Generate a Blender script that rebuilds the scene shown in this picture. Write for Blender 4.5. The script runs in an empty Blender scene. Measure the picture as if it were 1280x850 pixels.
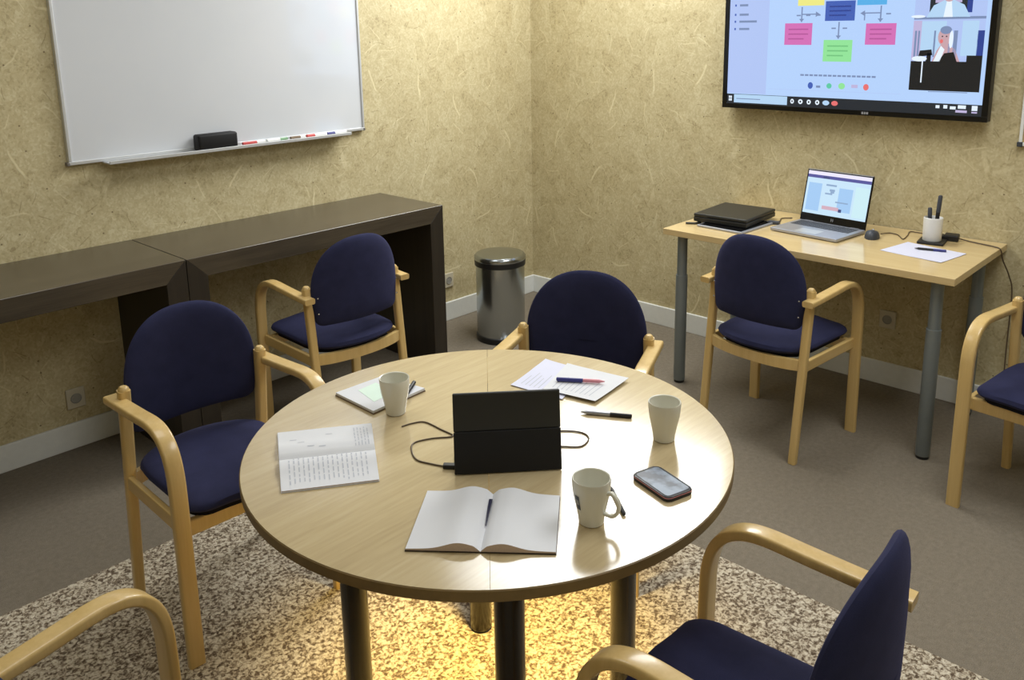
import bpy, bmesh, math, random
from mathutils import Vector, Matrix
random.seed(7)
PI = math.pi
SC = bpy.context.scene
COL = SC.collection

# ------------------------------------------------------------------ materials
def srgb(r, g, b):
    def f(c):
        c /= 255.0
        return c / 12.92 if c <= 0.04045 else ((c + 0.055) / 1.055) ** 2.4
    return (f(r), f(g), f(b), 1.0)

class NT:
    """small helper around a node tree"""
    def __init__(s, name):
        s.m = bpy.data.materials.new(name); s.m.use_nodes = True
        s.t = s.m.node_tree; s.b = s.t.nodes['Principled BSDF']
    def n(s, typ, **kw):
        nd = s.t.nodes.new(typ)
        for k, v in kw.items():
            if k.startswith('i_'):
                key = k[2:]
                nd.inputs[int(key) if key.isdigit() else key.replace('_', ' ')].default_value = v
            else:
                setattr(nd, k, v)
        return nd
    def l(s, a, b):
        s.t.links.new(a, b)
    def math(s, op, a, b=None, clamp=False):
        nd = s.n('ShaderNodeMath', operation=op); nd.use_clamp = clamp
        for i, v in enumerate((a, b)):
            if v is None: continue
            if isinstance(v, (int, float)): nd.inputs[i].default_value = v
            else: s.l(v, nd.inputs[i])
        return nd.outputs[0]
    def mix(s, fac, a, b, blend='MIX'):
        nd = s.n('ShaderNodeMix', data_type='RGBA', blend_type=blend)
        if isinstance(fac, (int, float)): nd.inputs[0].default_value = fac
        else: s.l(fac, nd.inputs[0])
        for i, v in ((6, a), (7, b)):
            if isinstance(v, tuple): nd.inputs[i].default_value = v
            else: s.l(v, nd.inputs[i])
        return nd.outputs[2]
    def coord(s):
        return s.n('ShaderNodeTexCoord').outputs['Object']
    def mapping(s, vec, scale=(1, 1, 1), rot=(0, 0, 0), loc=(0, 0, 0)):
        nd = s.n('ShaderNodeMapping')
        nd.inputs['Scale'].default_value = scale; nd.inputs['Rotation'].default_value = rot
        nd.inputs['Location'].default_value = loc
        s.l(vec, nd.inputs['Vector']); return nd.outputs[0]
    def noise(s, vec, scale, detail=3, rough=0.5, dist=0.0):
        nd = s.n('ShaderNodeTexNoise'); s.l(vec, nd.inputs['Vector'])
        nd.inputs['Scale'].default_value = scale; nd.inputs['Detail'].default_value = detail
        nd.inputs['Roughness'].default_value = rough; nd.inputs['Distortion'].default_value = dist
        return nd.outputs['Fac']
    def ramp(s, fac, stops):
        nd = s.n('ShaderNodeValToRGB'); s.l(fac, nd.inputs[0])
        el = nd.color_ramp.elements
        while len(el) > 1: el.remove(el[-1])
        el[0].position, el[0].color = stops[0]
        for p, c in stops[1:]:
            e = el.new(p); e.color = c
        return nd.outputs[0]
    def rng(s, v, a, b, c=0.0, d=1.0):
        nd = s.n('ShaderNodeMapRange'); s.l(v, nd.inputs[0])
        for i, q in ((1, a), (2, b), (3, c), (4, d)): nd.inputs[i].default_value = q
        return nd.outputs[0]
    def bump(s, h, strength=0.3, dist=0.002):
        nd = s.n('ShaderNodeBump'); nd.inputs['Strength'].default_value = strength
        nd.inputs['Distance'].default_value = dist
        s.l(h, nd.inputs['Height']); s.l(nd.outputs[0], s.b.inputs['Normal'])

def plain(name, col, rough=0.5, metal=0.0, vary=0.06, scale=40.0, spec=0.5, coat=0.0):
    k = NT(name); v = k.coord(); f = k.noise(v, scale, 4)
    c2 = tuple(min(1, c * (1 + vary)) for c in col[:3]) + (1,)
    c1 = tuple(c * (1 - vary) for c in col[:3]) + (1,)
    k.l(k.mix(f, c1, c2), k.b.inputs['Base Color'])
    k.b.inputs['Roughness'].default_value = rough; k.b.inputs['Metallic'].default_value = metal
    k.b.inputs['Specular IOR Level'].default_value = spec
    k.b.inputs['Coat Weight'].default_value = coat
    return k.m

def emit(name, col, strength=1.0):
    k = NT(name)
    k.b.inputs['Base Color'].default_value = (0.01, 0.01, 0.01, 1)
    k.b.inputs['Roughness'].default_value = 0.25
    k.b.inputs['Emission Color'].default_value = col
    k.b.inputs['Emission Strength'].default_value = strength
    return k.m

def osb(name, axis):
    """oriented strand board: pressed wood flakes lying every way"""
    k = NT(name); v0 = k.coord()
    # the two axes of the board face -> x,y of a flat pattern
    sep = k.n('ShaderNodeSeparateXYZ'); k.l(v0, sep.inputs[0])
    cmb = k.n('ShaderNodeCombineXYZ')
    k.l(sep.outputs['X' if axis == 'x' else 'Y'], cmb.inputs[0]); k.l(sep.outputs['Z'], cmb.inputs[1])
    cmb.inputs[2].default_value = 0.37 if axis == 'x' else 1.91
    v = cmb.outputs[0]
    # warp so flakes curl
    nz = k.n('ShaderNodeTexNoise'); k.l(v, nz.inputs['Vector']); nz.inputs['Scale'].default_value = 7.0
    sub = k.n('ShaderNodeVectorMath', operation='SUBTRACT'); k.l(nz.outputs['Color'], sub.inputs[0]); sub.inputs[1].default_value = (.5, .5, .5)
    scl = k.n('ShaderNodeVectorMath', operation='SCALE'); k.l(sub.outputs[0], scl.inputs[0]); scl.inputs['Scale'].default_value = 0.045
    add = k.n('ShaderNodeVectorMath', operation='ADD'); k.l(v, add.inputs[0]); k.l(scl.outputs[0], add.inputs[1])
    vw = add.outputs[0]
    def cells(scale, off):
        mp = k.mapping(vw, loc=(off, off * .7, 0))
        vo = k.n('ShaderNodeTexVoronoi', voronoi_dimensions='2D'); k.l(mp, vo.inputs['Vector']); vo.inputs['Scale'].default_value = scale
        s2 = k.n('ShaderNodeSeparateColor'); k.l(vo.outputs['Color'], s2.inputs[0])
        d = k.n('ShaderNodeVectorMath', operation='SUBTRACT'); k.l(mp, d.inputs[0]); k.l(vo.outputs['Position'], d.inputs[1])
        ro = k.n('ShaderNodeVectorRotate', rotation_type='Z_AXIS'); k.l(d.outputs[0], ro.inputs['Vector'])
        k.l(k.math('MULTIPLY', s2.outputs[0], 6.283), ro.inputs['Angle'])
        return ro.outputs[0], s2
    # fine chips: every cell has a grain of its own direction and tone
    loc1, rnd1 = cells(48.0, 3.1)
    g1 = k.noise(k.mapping(loc1, scale=(320, 70, 1)), 1.0, 2)
    loc2, rnd2 = cells(130.0, 9.7)
    g2 = k.noise(k.mapping(loc2, scale=(520, 160, 1)), 1.0, 2)
    tone = k.math('ADD', k.math('MULTIPLY', rnd1.outputs[1], .16), k.math('MULTIPLY', rnd2.outputs[1], .34))
    tone = k.math('ADD', tone, k.math('MULTIPLY', g1, .26))
    tone = k.math('ADD', tone, k.math('MULTIPLY', g2, .24))
    loc0, rnd0 = cells(15.0, 6.6)
    g0 = k.noise(k.mapping(loc0, scale=(60, 12, 1)), 1.0, 2)
    coarse = k.math('ADD', k.math('MULTIPLY', rnd0.outputs[1], .16), k.math('MULTIPLY', g0, .14))
    tone = k.math('ADD', k.math('MULTIPLY', tone, .80), coarse)
    base = k.ramp(tone, [(0.25, srgb(158, 143, 107)), (0.42, srgb(184, 170, 131)), (0.58, srgb(192, 179, 140)), (0.78, srgb(205, 194, 157))])
    # long pale flakes and dark slivers
    def strokes(scale, off, w, ln, keep):
        loc, rnd = cells(scale, off)
        sp = k.n('ShaderNodeSeparateXYZ'); k.l(loc, sp.inputs[0])
        bent = k.math('ADD', sp.outputs[0], k.math('MULTIPLY', k.math('MULTIPLY', sp.outputs[1], sp.outputs[1]), 2.2))
        a = k.rng(k.math('ABSOLUTE', bent), w * .5, w, 1.0, 0.0)
        b = k.rng(k.math('ABSOLUTE', sp.outputs[1]), ln * .7, ln, 1.0, 0.0)
        r = k.math('GREATER_THAN', rnd.outputs[2], 1.0 - keep)
        return k.math('MULTIPLY', k.math('MULTIPLY', a, b), r)
    big = strokes(3.6, 1.3, .0060, .070, .42)
    mid = strokes(6.5, 5.9, .0040, .050, .34)
    mid2 = strokes(9.0, 8.3, .0030, .035, .30)
    dark = strokes(10.0, 7.7, .0022, .028, .35)
    wide = strokes(3.0, 2.2, .013, .050, .35)
    big = k.math('ADD', big, k.math('MULTIPLY', wide, .5))
    light = k.math('ADD', k.math('MULTIPLY', big, .60), k.math('ADD', k.math('MULTIPLY', mid, .42), k.math('MULTIPLY', mid2, .35)), clamp=True)
    c = k.mix(light, base, srgb(226, 215, 176))
    c = k.mix(k.math('MULTIPLY', dark, .4), c, srgb(118, 95, 52))
    vo = k.n('ShaderNodeTexVoronoi', voronoi_dimensions='2D'); k.l(v, vo.inputs['Vector']); vo.inputs['Scale'].default_value = 5.5
    knot = k.rng(vo.outputs['Distance'], .012, .024, .75, 0.0)
    c = k.mix(knot, c, srgb(84, 64, 34))
    k.l(c, k.b.inputs['Base Color']); k.b.inputs['Roughness'].default_value = .55
    k.b.inputs['Specular IOR Level'].default_value = .3
    k.bump(k.math('ADD', k.math('MULTIPLY', tone, .6), k.math('MULTIPLY', light, .5)), .35, .003)
    return k.m

def wood(name, c1, c2, axis='y', rough=.35, stretch=14.0, fine=90.0, coat=0.0, spec=.5, flame=0.5):
    k = NT(name); v = k.coord()
    sc = {'x': (1, stretch, stretch), 'y': (stretch, 1, stretch), 'z': (stretch, stretch, 1)}[axis]
    m = k.mapping(v, scale=sc)
    f1 = k.noise(m, 1.6, 4, .55, flame); f2 = k.noise(m, fine / 10, 3, .6)
    f = k.math('ADD', k.math('MULTIPLY', f1, .65), k.math('MULTIPLY', f2, .35))
    k.l(k.ramp(f, [(.3, c1), (.7, c2)]), k.b.inputs['Base Color'])
    k.b.inputs['Roughness'].default_value = rough
    k.b.inputs['Coat Weight'].default_value = coat; k.b.inputs['Coat Roughness'].default_value = .12
    k.b.inputs['Specular IOR Level'].default_value = spec
    return k.m

def carpet(name):
    k = NT(name); v = k.coord()
    f = k.noise(v, 420, 2, .7); g = k.noise(v, 60, 4, .6)
    s = k.math('ADD', k.math('MULTIPLY', f, .7), k.math('MULTIPLY', g, .3))
    k.l(k.ramp(s, [(.3, srgb(100, 92, 80)), (.7, srgb(146, 136, 120))]), k.b.inputs['Base Color'])
    k.b.inputs['Roughness'].default_value = .95; k.b.inputs['Specular IOR Level'].default_value = .1
    k.bump(f, .5, .003); return k.m

def speckle(name):
    k = NT(name); v = k.coord()
    nz = k.n('ShaderNodeTexNoise'); k.l(v, nz.inputs['Vector']); nz.inputs['Scale'].default_value = 70
    ad = k.n('ShaderNodeVectorMath', operation='MULTIPLY_ADD'); k.l(nz.outputs['Color'], ad.inputs[0]); ad.inputs[1].default_value = (.02, .02, 0); k.l(v, ad.inputs[2])
    f = k.noise(ad.outputs[0], 105, 2, .55); g = k.noise(v, 330, 2, .6)
    s = k.math('ADD', k.math('MULTIPLY', f, .8), k.math('MULTIPLY', g, .2))
    k.l(k.ramp(s, [(.38, srgb(92, 78, 64)), (.46, srgb(140, 126, 107)), (.53, srgb(186, 174, 153)), (.64, srgb(214, 204, 184))]), k.b.inputs['Base Color'])
    k.b.inputs['Roughness'].default_value = .95; k.b.inputs['Specular IOR Level'].default_value = .1
    k.bump(s, .8, .008); return k.m

def fabric(name, c1, c2, scale=700):
    k = NT(name); v = k.coord()
    f = k.noise(v, scale, 2, .7); g = k.noise(v, 25, 3)
    s = k.math('ADD', k.math('MULTIPLY', f, .6), k.math('MULTIPLY', g, .4))
    k.l(k.ramp(s, [(.3, c1), (.7, c2)]), k.b.inputs['Base Color'])
    k.b.inputs['Roughness'].default_value = .9; k.b.inputs['Specular IOR Level'].default_value = .15
    k.b.inputs['Sheen Weight'].default_value = .12; k.b.inputs['Sheen Roughness'].default_value = .5
    k.b.inputs['Sheen Tint'].default_value = srgb(150, 150, 210)
    k.bump(f, .25, .001); return k.m

def brushed(name, col, rough=.28):
    k = NT(name); v = k.coord(); m = k.mapping(v, scale=(6, 6, 260))
    f = k.noise(m, 1, 3)
    k.l(k.mix(f, tuple(c * .9 for c in col[:3]) + (1,), col), k.b.inputs['Base Color'])
    k.b.inputs['Metallic'].default_value = 1; k.b.inputs['Roughness'].default_value = rough
    return k.m

M = {}
M['osb_left'] = osb('strand_board_left', 'x'); M['osb_right'] = osb('strand_board_right', 'y')
M['ceiling'] = plain('ceiling_white', srgb(225, 222, 212), .9)
M['floor'] = carpet('floor_carpet'); M['rug'] = speckle('rug_speckle')
M['white_paint'] = plain('white_paint', srgb(226, 228, 224), .5)
M['beech'] = wood('beech_lacquer', srgb(200, 168, 104), srgb(216, 186, 126), 'z', .32, 20, 80, .35)
M['beech_arm'] = wood('beech_lacquer_arm', srgb(200, 168, 104), srgb(216, 186, 126), 'y', .32, 20, 80, .35)
def tabletop_wood():
    k = NT('beech_laminate'); v = k.coord()
    m = k.mapping(v, rot=(0, 0, math.radians(-45)), scale=(1, 13, 13))
    f1 = k.noise(m, 1.3, 5, .55, .6); f2 = k.noise(m, 9, 3, .6)
    f = k.math('ADD', k.math('MULTIPLY', f1, .6), k.math('MULTIPLY', f2, .4))
    k.l(k.ramp(f, [(.3, srgb(176, 156, 118)), (.52, srgb(190, 171, 132)), (.72, srgb(200, 183, 146))]), k.b.inputs['Base Color'])
    k.b.inputs['Roughness'].default_value = .15; k.b.inputs['Specular IOR Level'].default_value = .8
    return k.m
M['laminate'] = tabletop_wood()
M['edge_band'] = wood('edge_band', srgb(112, 92, 56), srgb(138, 114, 70), 'x', .45, 6)
M['desk_top'] = wood('desk_laminate', srgb(202, 176, 124), srgb(216, 192, 144), 'y', .14, 12, 80, 0, .8)
M['wenge'] = wood('wenge_dark', srgb(62, 55, 45), srgb(84, 75, 61), 'x', .27, 22, 90, 0, .7)  # console tops: lighter copy of the laminate, reflected light put into the colour
M['wenge_side'] = wood('wenge_dark_upright', srgb(38, 33, 27), srgb(52, 45, 36), 'z', .45, 22, 90, 0, .4)  # same laminate for the uprights, darker copy with shade put into the colour
M['navy'] = fabric('navy_wool', srgb(34, 36, 60), srgb(46, 48, 77))
M['black_cloth'] = fabric('black_underside', srgb(20, 20, 24), srgb(30, 30, 36))
M['steel'] = brushed('brushed_steel', srgb(176, 182, 186), .22)
M['chrome'] = plain('screw_chrome', srgb(205, 205, 205), .25, 1.0)
M['grey_metal'] = plain('grey_leg_paint', srgb(128, 136, 138), .38, .35)
M['black_metal'] = plain('black_leg_gloss', srgb(34, 30, 25), .22, 0, .05, 40, .6)
M['black_plastic'] = plain('black_plastic', srgb(24, 24, 26), .45)
M['black_soft'] = plain('black_matte_cover', srgb(18, 18, 20), .6, 0, .1, 60, .35)
M['black_case'] = plain('black_case', srgb(34, 34, 32), .4, 0, .08, 60)
M['dark_gloss'] = plain('dark_gloss', srgb(10, 10, 12), .12)
M['silver'] = plain('silver_shell', srgb(176, 178, 186), .35, .55)
M['keys'] = plain('key_grey', srgb(58, 62, 70), .5)
M['aluminium'] = plain('aluminium', srgb(205, 207, 208), .4, .5)
M['ceramic'] = plain('ceramic_white', srgb(222, 220, 206), .16, 0, .02, 20, .5)
M['paper'] = plain('paper_white', srgb(217, 218, 221), .8, 0, .015, 30, .2)
M['paper_cool'] = plain('paper_cool', srgb(213, 214, 231), .8, 0, .015, 30, .2)
M['page_edge'] = plain('page_edges', srgb(196, 176, 160), .8, 0, .12, 300, .2)
M['ink'] = plain('faint_ink', srgb(184, 187, 196), .8)
M['ink_dark'] = plain('ink_grey', srgb(140, 146, 160), .8)
M['mint'] = plain('faint_mint_shading', srgb(214, 234, 220), .8)
M['navy_ribbon'] = plain('ribbon_navy', srgb(30, 30, 60), .6)
M['cover_dark'] = plain('book_cover_dark', srgb(52, 44, 36), .5)
M['cover_brown'] = plain('pad_board_brown', srgb(120, 100, 78), .6)
M['red'] = plain('red_plastic', srgb(190, 60, 55), .4)
M['green'] = plain('green_plastic', srgb(110, 150, 110), .4)
M['blue_pen'] = plain('blue_plastic', srgb(50, 52, 120), .4)
M['pink_pen'] = plain('pink_plastic', srgb(214, 140, 150), .4)
M['white_plastic'] = plain('white_plastic', srgb(226, 226, 222), .35)
M['outlet_dark'] = plain('socket_recess', srgb(150, 148, 140), .5)
M['outlet_plate'] = plain('socket_plate', srgb(196, 188, 166), .4)
M['cable'] = plain('cable_dark', srgb(92, 76, 56), .5)
M['corner_grey'] = plain('corner_grey', srgb(112, 106, 100), .45)
M['cork'] = plain('pin_cork', srgb(184, 160, 112), .8, 0, .15, 120, .2)
def whiteboard_mat():
    k = NT('whiteboard_enamel')
    v = k.coord(); f = k.noise(v, 3, 3)
    k.l(k.mix(f, srgb(206, 210, 216), srgb(214, 217, 222)), k.b.inputs['Base Color'])
    k.b.inputs['Coat Weight'].default_value = .8; k.b.inputs['Coat Roughness'].default_value = .04
    k.b.inputs['Roughness'].default_value = .08; k.b.inputs['Specular IOR Level'].default_value = .5
    return k.m
M['enamel'] = whiteboard_mat()

# ------------------------------------------------------------------ geometry helpers
def link(name, bm, mats, parent=None, loc=(0, 0, 0), rot=0.0, smooth=False):
    me = bpy.data.meshes.new(name)
    bmesh.ops.recalc_face_normals(bm, faces=bm.faces)
    bm.to_mesh(me); bm.free()
    for m in (mats if isinstance(mats, (list, tuple)) else [mats]): me.materials.append(m)
    if smooth:
        for p in me.polygons: p.use_smooth = True
        try: me.set_sharp_from_angle(angle=math.radians(38))
        except Exception: pass
    o = bpy.data.objects.new(name, me); COL.objects.link(o)
    o.location = loc; o.rotation_euler = (0, 0, rot)
    if parent: o.parent = parent
    return o

def tag(o, label, cat, group=None, kind=None):
    o['label'] = label; o['category'] = cat
    if group: o['group'] = group
    if kind: o['kind'] = kind
    return o

def thing(name, label, cat, loc=(0, 0, 0), rot=0.0, group=None):
    o = bpy.data.objects.new(name, None); COL.objects.link(o)
    o.empty_display_size = .1
    o.location = loc; o.rotation_euler = (0, 0, rot)
    return tag(o, label, cat, group)

def box(bm, x0, x1, y0, y1, z0, z1, bev=0.0, mi=0, mat=None, seg=2):
    b = bmesh.new()
    bmesh.ops.create_cube(b, size=1)
    for v in b.verts:
        v.co = Vector(((x0 + x1) / 2 + v.co.x * (x1 - x0), (y0 + y1) / 2 + v.co.y * (y1 - y0), (z0 + z1) / 2 + v.co.z * (z1 - z0)))
    if bev > 0:
        bmesh.ops.bevel(b, geom=b.edges[:], offset=bev, segments=seg, affect='EDGES', profile=.5)
    merge(bm, b, mi, mat); return bm

def merge(bm, b, mi=0, mat=None):
    if mat is not None: bmesh.ops.transform(b, matrix=mat, verts=b.verts)
    vm = {v: bm.verts.new(v.co) for v in b.verts}
    for f in b.faces:
        try:
            nf = bm.faces.new([vm[v] for v in f.verts]); nf.material_index = mi
        except ValueError: pass
    b.free()

def NB(): return bmesh.new()

def lathe(bm, prof, seg=32, center=(0, 0, 0), mi=0, mat=None):
    b = bmesh.new(); rings = []
    for r, z in prof:
        if r < 1e-6: rings.append([b.verts.new((0, 0, z))])
        else: rings.append([b.verts.new((r * math.cos(2 * PI * i / seg), r * math.sin(2 * PI * i / seg), z)) for i in range(seg)])
    for a, c in zip(rings[:-1], rings[1:]):
        for i in range(seg):
            j = (i + 1) % seg
            if len(a) == 1 and len(c) == 1: continue
            if len(a) == 1: b.faces.new((a[0], c[i], c[j]))
            elif len(c) == 1: b.faces.new((a[i], a[j], c[0]))
            else: b.faces.new((a[i], a[j], c[j], c[i]))
    bmesh.ops.translate(b, vec=center, verts=b.verts)
    merge(bm, b, mi, mat); return bm

def sweep(bm, pts, section, up=None, closed=False, cap=True, mi=0, mat=None):
    """section: list of (a,b) offsets; a along side vector, b along the second normal. up: fixed side vector, else parallel transport"""
    b = bmesh.new(); pts = [Vector(p) for p in pts]; n = len(pts); rings = []
    prev = None
    for i, p in enumerate(pts):
        t = (pts[min(i + 1, n - 1)] - pts[max(i - 1, 0)]).normalized()
        if up is not None: s = Vector(up).normalized()
        else:
            if prev is None:
                s = t.cross(Vector((0, 0, 1)))
                if s.length < 1e-3: s = t.cross(Vector((0, 1, 0)))
            else: s = prev - t * prev.dot(t)
            s.normalize()
        prev = s
        q = t.cross(s).normalized()
        sec = section(i / (n - 1)) if callable(section) else section
        rings.append([b.verts.new(p + s * a + q * c) for a, c in sec])
    m = len(rings[0])
    for r0, r1 in zip(rings[:-1], rings[1:]):
        for i in range(m): b.faces.new((r0[i], r0[(i + 1) % m], r1[(i + 1) % m], r1[i]))
    if cap: b.faces.new(rings[0]); b.faces.new(rings[-1])
    merge(bm, b, mi, mat); return bm

def circ(r, n=10): return [(r * math.cos(2 * PI * i / n), r * math.sin(2 * PI * i / n)) for i in range(n)]
def rrect(w, h, r, n=3):
    out = []
    for cx, cy, a0 in ((w / 2 - r, h / 2 - r, 0), (-w / 2 + r, h / 2 - r, 90), (-w / 2 + r, -h / 2 + r, 180), (w / 2 - r, -h / 2 + r, 270)):
        for i in range(n + 1):
            a = math.radians(a0 + 90 * i / n); out.append((cx + r * math.cos(a), cy + r * math.sin(a)))
    return out

def flat_foot(bm):
    for v in bm.verts: v.co.z = max(v.co.z, 0.0)

def smooth_path(ctrl, n=8):
    """Catmull-Rom through the control points"""
    P = [Vector(p) for p in ctrl]; P = [2 * P[0] - P[1]] + P + [2 * P[-1] - P[-2]]; out = []
    for i in range(1, len(P) - 2):
        for k in range(n):
            t = k / n; a, b, c, d = P[i - 1], P[i], P[i + 1], P[i + 2]
            out.append(.5 * ((2 * b) + (c - a) * t + (2 * a - 5 * b + 4 * c - d) * t * t + (3 * b - a - 3 * c + d) * t ** 3))
    out.append(P[-2]); return out

def prism(bm, outline, z0, z1, mi=0, bev=0.0, mat=None):
    b = bmesh.new()
    lo = [b.verts.new((x, y, z0)) for x, y in outline]; hi = [b.verts.new((x, y, z1)) for x, y in outline]
    n = len(outline)
    for i in range(n): b.faces.new((lo[i], lo[(i + 1) % n], hi[(i + 1) % n], hi[i]))
    b.faces.new(lo[::-1]); b.faces.new(hi)
    if bev:
        ed = [e for e in b.edges if abs(e.verts[0].co.z - e.verts[1].co.z) < 1e-7]
        bmesh.ops.bevel(b, geom=ed, offset=bev, segments=2, affect='EDGES', profile=.5)
    merge(bm, b, mi, mat); return bm

def quad(bm, pts, mi=0):
    f = bm.faces.new([bm.verts.new(p) for p in pts]); f.material_index = mi; return f

# ------------------------------------------------------------------ room
def struct(name, bm, mats):
    o = link(name, bm, mats); o['kind'] = 'structure'; return o
XN, YN, H = -5.2, -5.4, 2.6
b = NB(); box(b, XN, 0, YN, 0, -.1, 0); struct('floor', b, M['floor'])
b = NB(); box(b, XN, 0, YN, 0, H, H + .1); struct('ceiling', b, M['ceiling'])
b = NB(); box(b, XN - .1, 0, 0, .1, -.1, H + .1); struct('wall_left', b, M['osb_left'])
b = NB(); box(b, 0, .1, YN - .1, .1, -.1, H + .1); struct('wall_right', b, M['osb_right'])
b = NB(); box(b, XN - .1, XN, YN - .1, 0, -.1, H + .1); struct('wall_rear_left', b, M['osb_right'])
b = NB(); box(b, XN, 0, YN - .1, YN, -.1, H + .1); struct('wall_rear_right', b, M['osb_left'])
b = NB(); box(b, XN, 0, -.014, 0, 0, .108, .003); struct('baseboard_left', b, M['white_paint'])
b = NB(); box(b, -.014, 0, YN, -.014, 0, .108, .003); struct('baseboard_right', b, M['white_paint'])
b = NB(); box(b, XN, XN + .014, YN, 0, 0, .108, .003); struct('baseboard_rear_left', b, M['white_paint'])
b = NB(); box(b, XN, 0, YN, YN + .014, 0, .108, .003); struct('baseboard_rear_right', b, M['white_paint'])

# rug
b = NB(); box(b, -4.5, -1.675, -4.6, -.93, 0, .006, .002)
tag(link('rug', b, M['rug']), 'large beige and brown speckled loop pile rug under the round table', 'rug')
RZ = .006

# wall outlets
def outlet(loc, rot, label):
    t = thing('wall_outlet', label, 'socket', loc, rot, None)
    b = NB(); box(b, -.036, .036, -.009, 0, -.042, .042, .004); link('cover_plate', b, M['outlet_plate'], t)
    b = NB(); lathe(b, [(0, .0), (.02, .0), (.021, .003), (.019, .003), (.0185, .0008), (0, .0008)], 24, mat=Matrix.Translation((0, -.009, 0)) @ Matrix.Rotation(PI / 2, 4, 'X'))
    for s in (-1, 1): lathe(b, [(0, .0025), (.0024, .0025), (.0024, 0)], 10, mat=Matrix.Translation((s * .008, -.009, 0)) @ Matrix.Rotation(PI / 2, 4, 'X'))
    link('socket', b, M['outlet_dark'], t, smooth=True)
outlet((-2.745, 0, .208), 0, 'white wall socket low on the left wall behind the round table armchair')
outlet((-.72, 0, .235), 0, 'white wall socket on the left wall between the console table and the steel bin')
outlet((0, -2.179, .312), -PI / 2, 'white wall socket on the right wall under the small desk')

# ------------------------------------------------------------------ whiteboard with tray, eraser, markers
t = thing('whiteboard', 'large white enamel whiteboard on the left wall above the dark console tables', 'whiteboard', (-1.9615, 0, 1.145))
W2, WH = .7015, 1.02
b = NB(); box(b, -W2 + .006, W2 - .006, -.018, -.004, .006, WH - .006); link('writing_surface', b, M['enamel'], t)
b = NB()
box(b, -W2, W2, -.024, 0, 0, .014, .002); box(b, -W2, W2, -.024, 0, WH - .014, WH, .002)
box(b, -W2, -W2 + .012, -.024, 0, .014, WH - .014, .002); box(b, W2 - .012, W2, -.024, 0, .014, WH - .014, .002)
link('frame', b, M['aluminium'], t)
for sx in (-1, 1):
    for z0 in (0, WH - .022):
        b = NB(); box(b, sx * W2 - .008, sx * W2 + .003, -.026, 0, z0 - .002, z0 + (.012 if z0 == 0 else .024), .002); link('corner_cap', b, M['corner_grey'], t)
b = NB(); box(b, -.575, .575, -.085, -.012, -.006, 0, .002); box(b, -.575, .575, -.088, -.084, -.006, .008, .0015)
link('pen_tray', b, M['aluminium'], t)
b = NB(); box(b, -.09, .09, -.028, .028, 0, .07, .010, seg=3); er = link('board_eraser', b, M['black_soft'], None, (-2.072, -.055, 1.1452), smooth=True)
tag(er, 'black block eraser resting on the whiteboard tray', 'eraser')
def board_marker(xc, ln, body, capm, label, flip=1):
    t = thing('board_marker', label, 'marker', (xc, -.056, 1.1535), 0 if flip > 0 else PI, 'markers on the whiteboard tray')
    R = Matrix.Rotation(PI / 2, 4, 'Y')
    b = NB(); lathe(b, [(0, -ln / 2), (.0075, -ln / 2), (.0078, -ln / 2 + .003), (.0078, .012), (0, .012)], 16, mat=R); link('barrel', b, body, t, smooth=True)
    b = NB(); lathe(b, [(0, .012), (.0082, .012), (.0082, ln / 2 - .002), (.006, ln / 2), (0, ln / 2)], 16, mat=R); link('cap', b, capm, t, smooth=True)
board_marker(-1.893, .11, M['red'], M['white_plastic'], 'red and white marker lying next to the black eraser on the tray', 1)
board_marker(-1.775, .105, M['white_plastic'], M['green'], 'white marker with a green cap in the middle of the tray', 1)
board_marker(-1.668, .075, M['cover_brown'], M['white_plastic'], 'short brownish marker between green capped and red capped markers', 1)
board_marker(-1.565, .11, M['white_plastic'], M['red'], 'white marker with a bright red cap on the whiteboard tray', -1)
board_marker(-1.452, .11, M['white_plastic'], M['blue_pen'], 'white marker with a dark blue cap at the right end of the tray', -1)

# pin board on the right wall, cut by the frame
t = thing('pinboard', 'white framed tan board at the right edge beyond the television', 'board', (0, -3.03, 1.145))
b = NB(); box(b, -.014, -.003, -.39, .39, .01, .79); link('panel', b, M['cork'], t)
b = NB(); box(b, -.022, 0, -.4, .4, 0, .014, .002); box(b, -.022, 0, -.4, .4, .786, .8, .002); box(b, -.022, 0, .388, .4, .014, .786, .002); box(b, -.022, 0, -.4, -.388, .014, .786, .002)
link('frame', b, M['white_paint'], t)
b = NB(); box(b, -.025, 0, .385, .405, -.004, .016, .003); link('corner_cap', b, M['keys'], t)

# ------------------------------------------------------------------ television
TV_Y, TV_Z, TV_X = -1.343, 1.235, -.08
TW, TH = 1.183, .70
def tvp(a, c, d=0.0): return (TV_X - d, TV_Y - a, TV_Z + c)
E_ = lambda n, r, g, b_: emit('screen_' + n, srgb(r, g, b_), 1.0)
tvm = [E_('sky', 176, 205, 246), E_('lavender', 172, 192, 238), E_('dark', 30, 36, 44), E_('pink', 206, 108, 178), E_('navy', 62, 92, 176), E_('green', 142, 222, 150),
       E_('yellow', 232, 228, 130), E_('cyan', 84, 170, 226), E_('white', 226, 238, 252), E_('grey', 120, 138, 176), E_('skin', 196, 160, 168), E_('shirt', 176, 208, 238),
       E_('red', 226, 110, 110), E_('teal', 92, 196, 160), E_('black', 16, 18, 22), E_('lilac', 186, 176, 214), E_('pinkdark', 176, 84, 150), E_('navydark', 40, 62, 140), E_('greendark', 112, 190, 124)]
I = {n: i for i, n in enumerate('sky lavender dark pink navy green yellow cyan white grey skin shirt red teal black lilac pinkdark navydark greendark'.split())}
t = thing('television', 'large wall mounted black television showing a diagram and video call', 'television', (0, 0, 0))
b = NB(); box(b, TV_X + .0015, -.035, TV_Y - TW, TV_Y, TV_Z, TV_Z + TH, .004); link('casing', b, M['black_plastic'], t)
b = NB()
bz = .024
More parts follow.
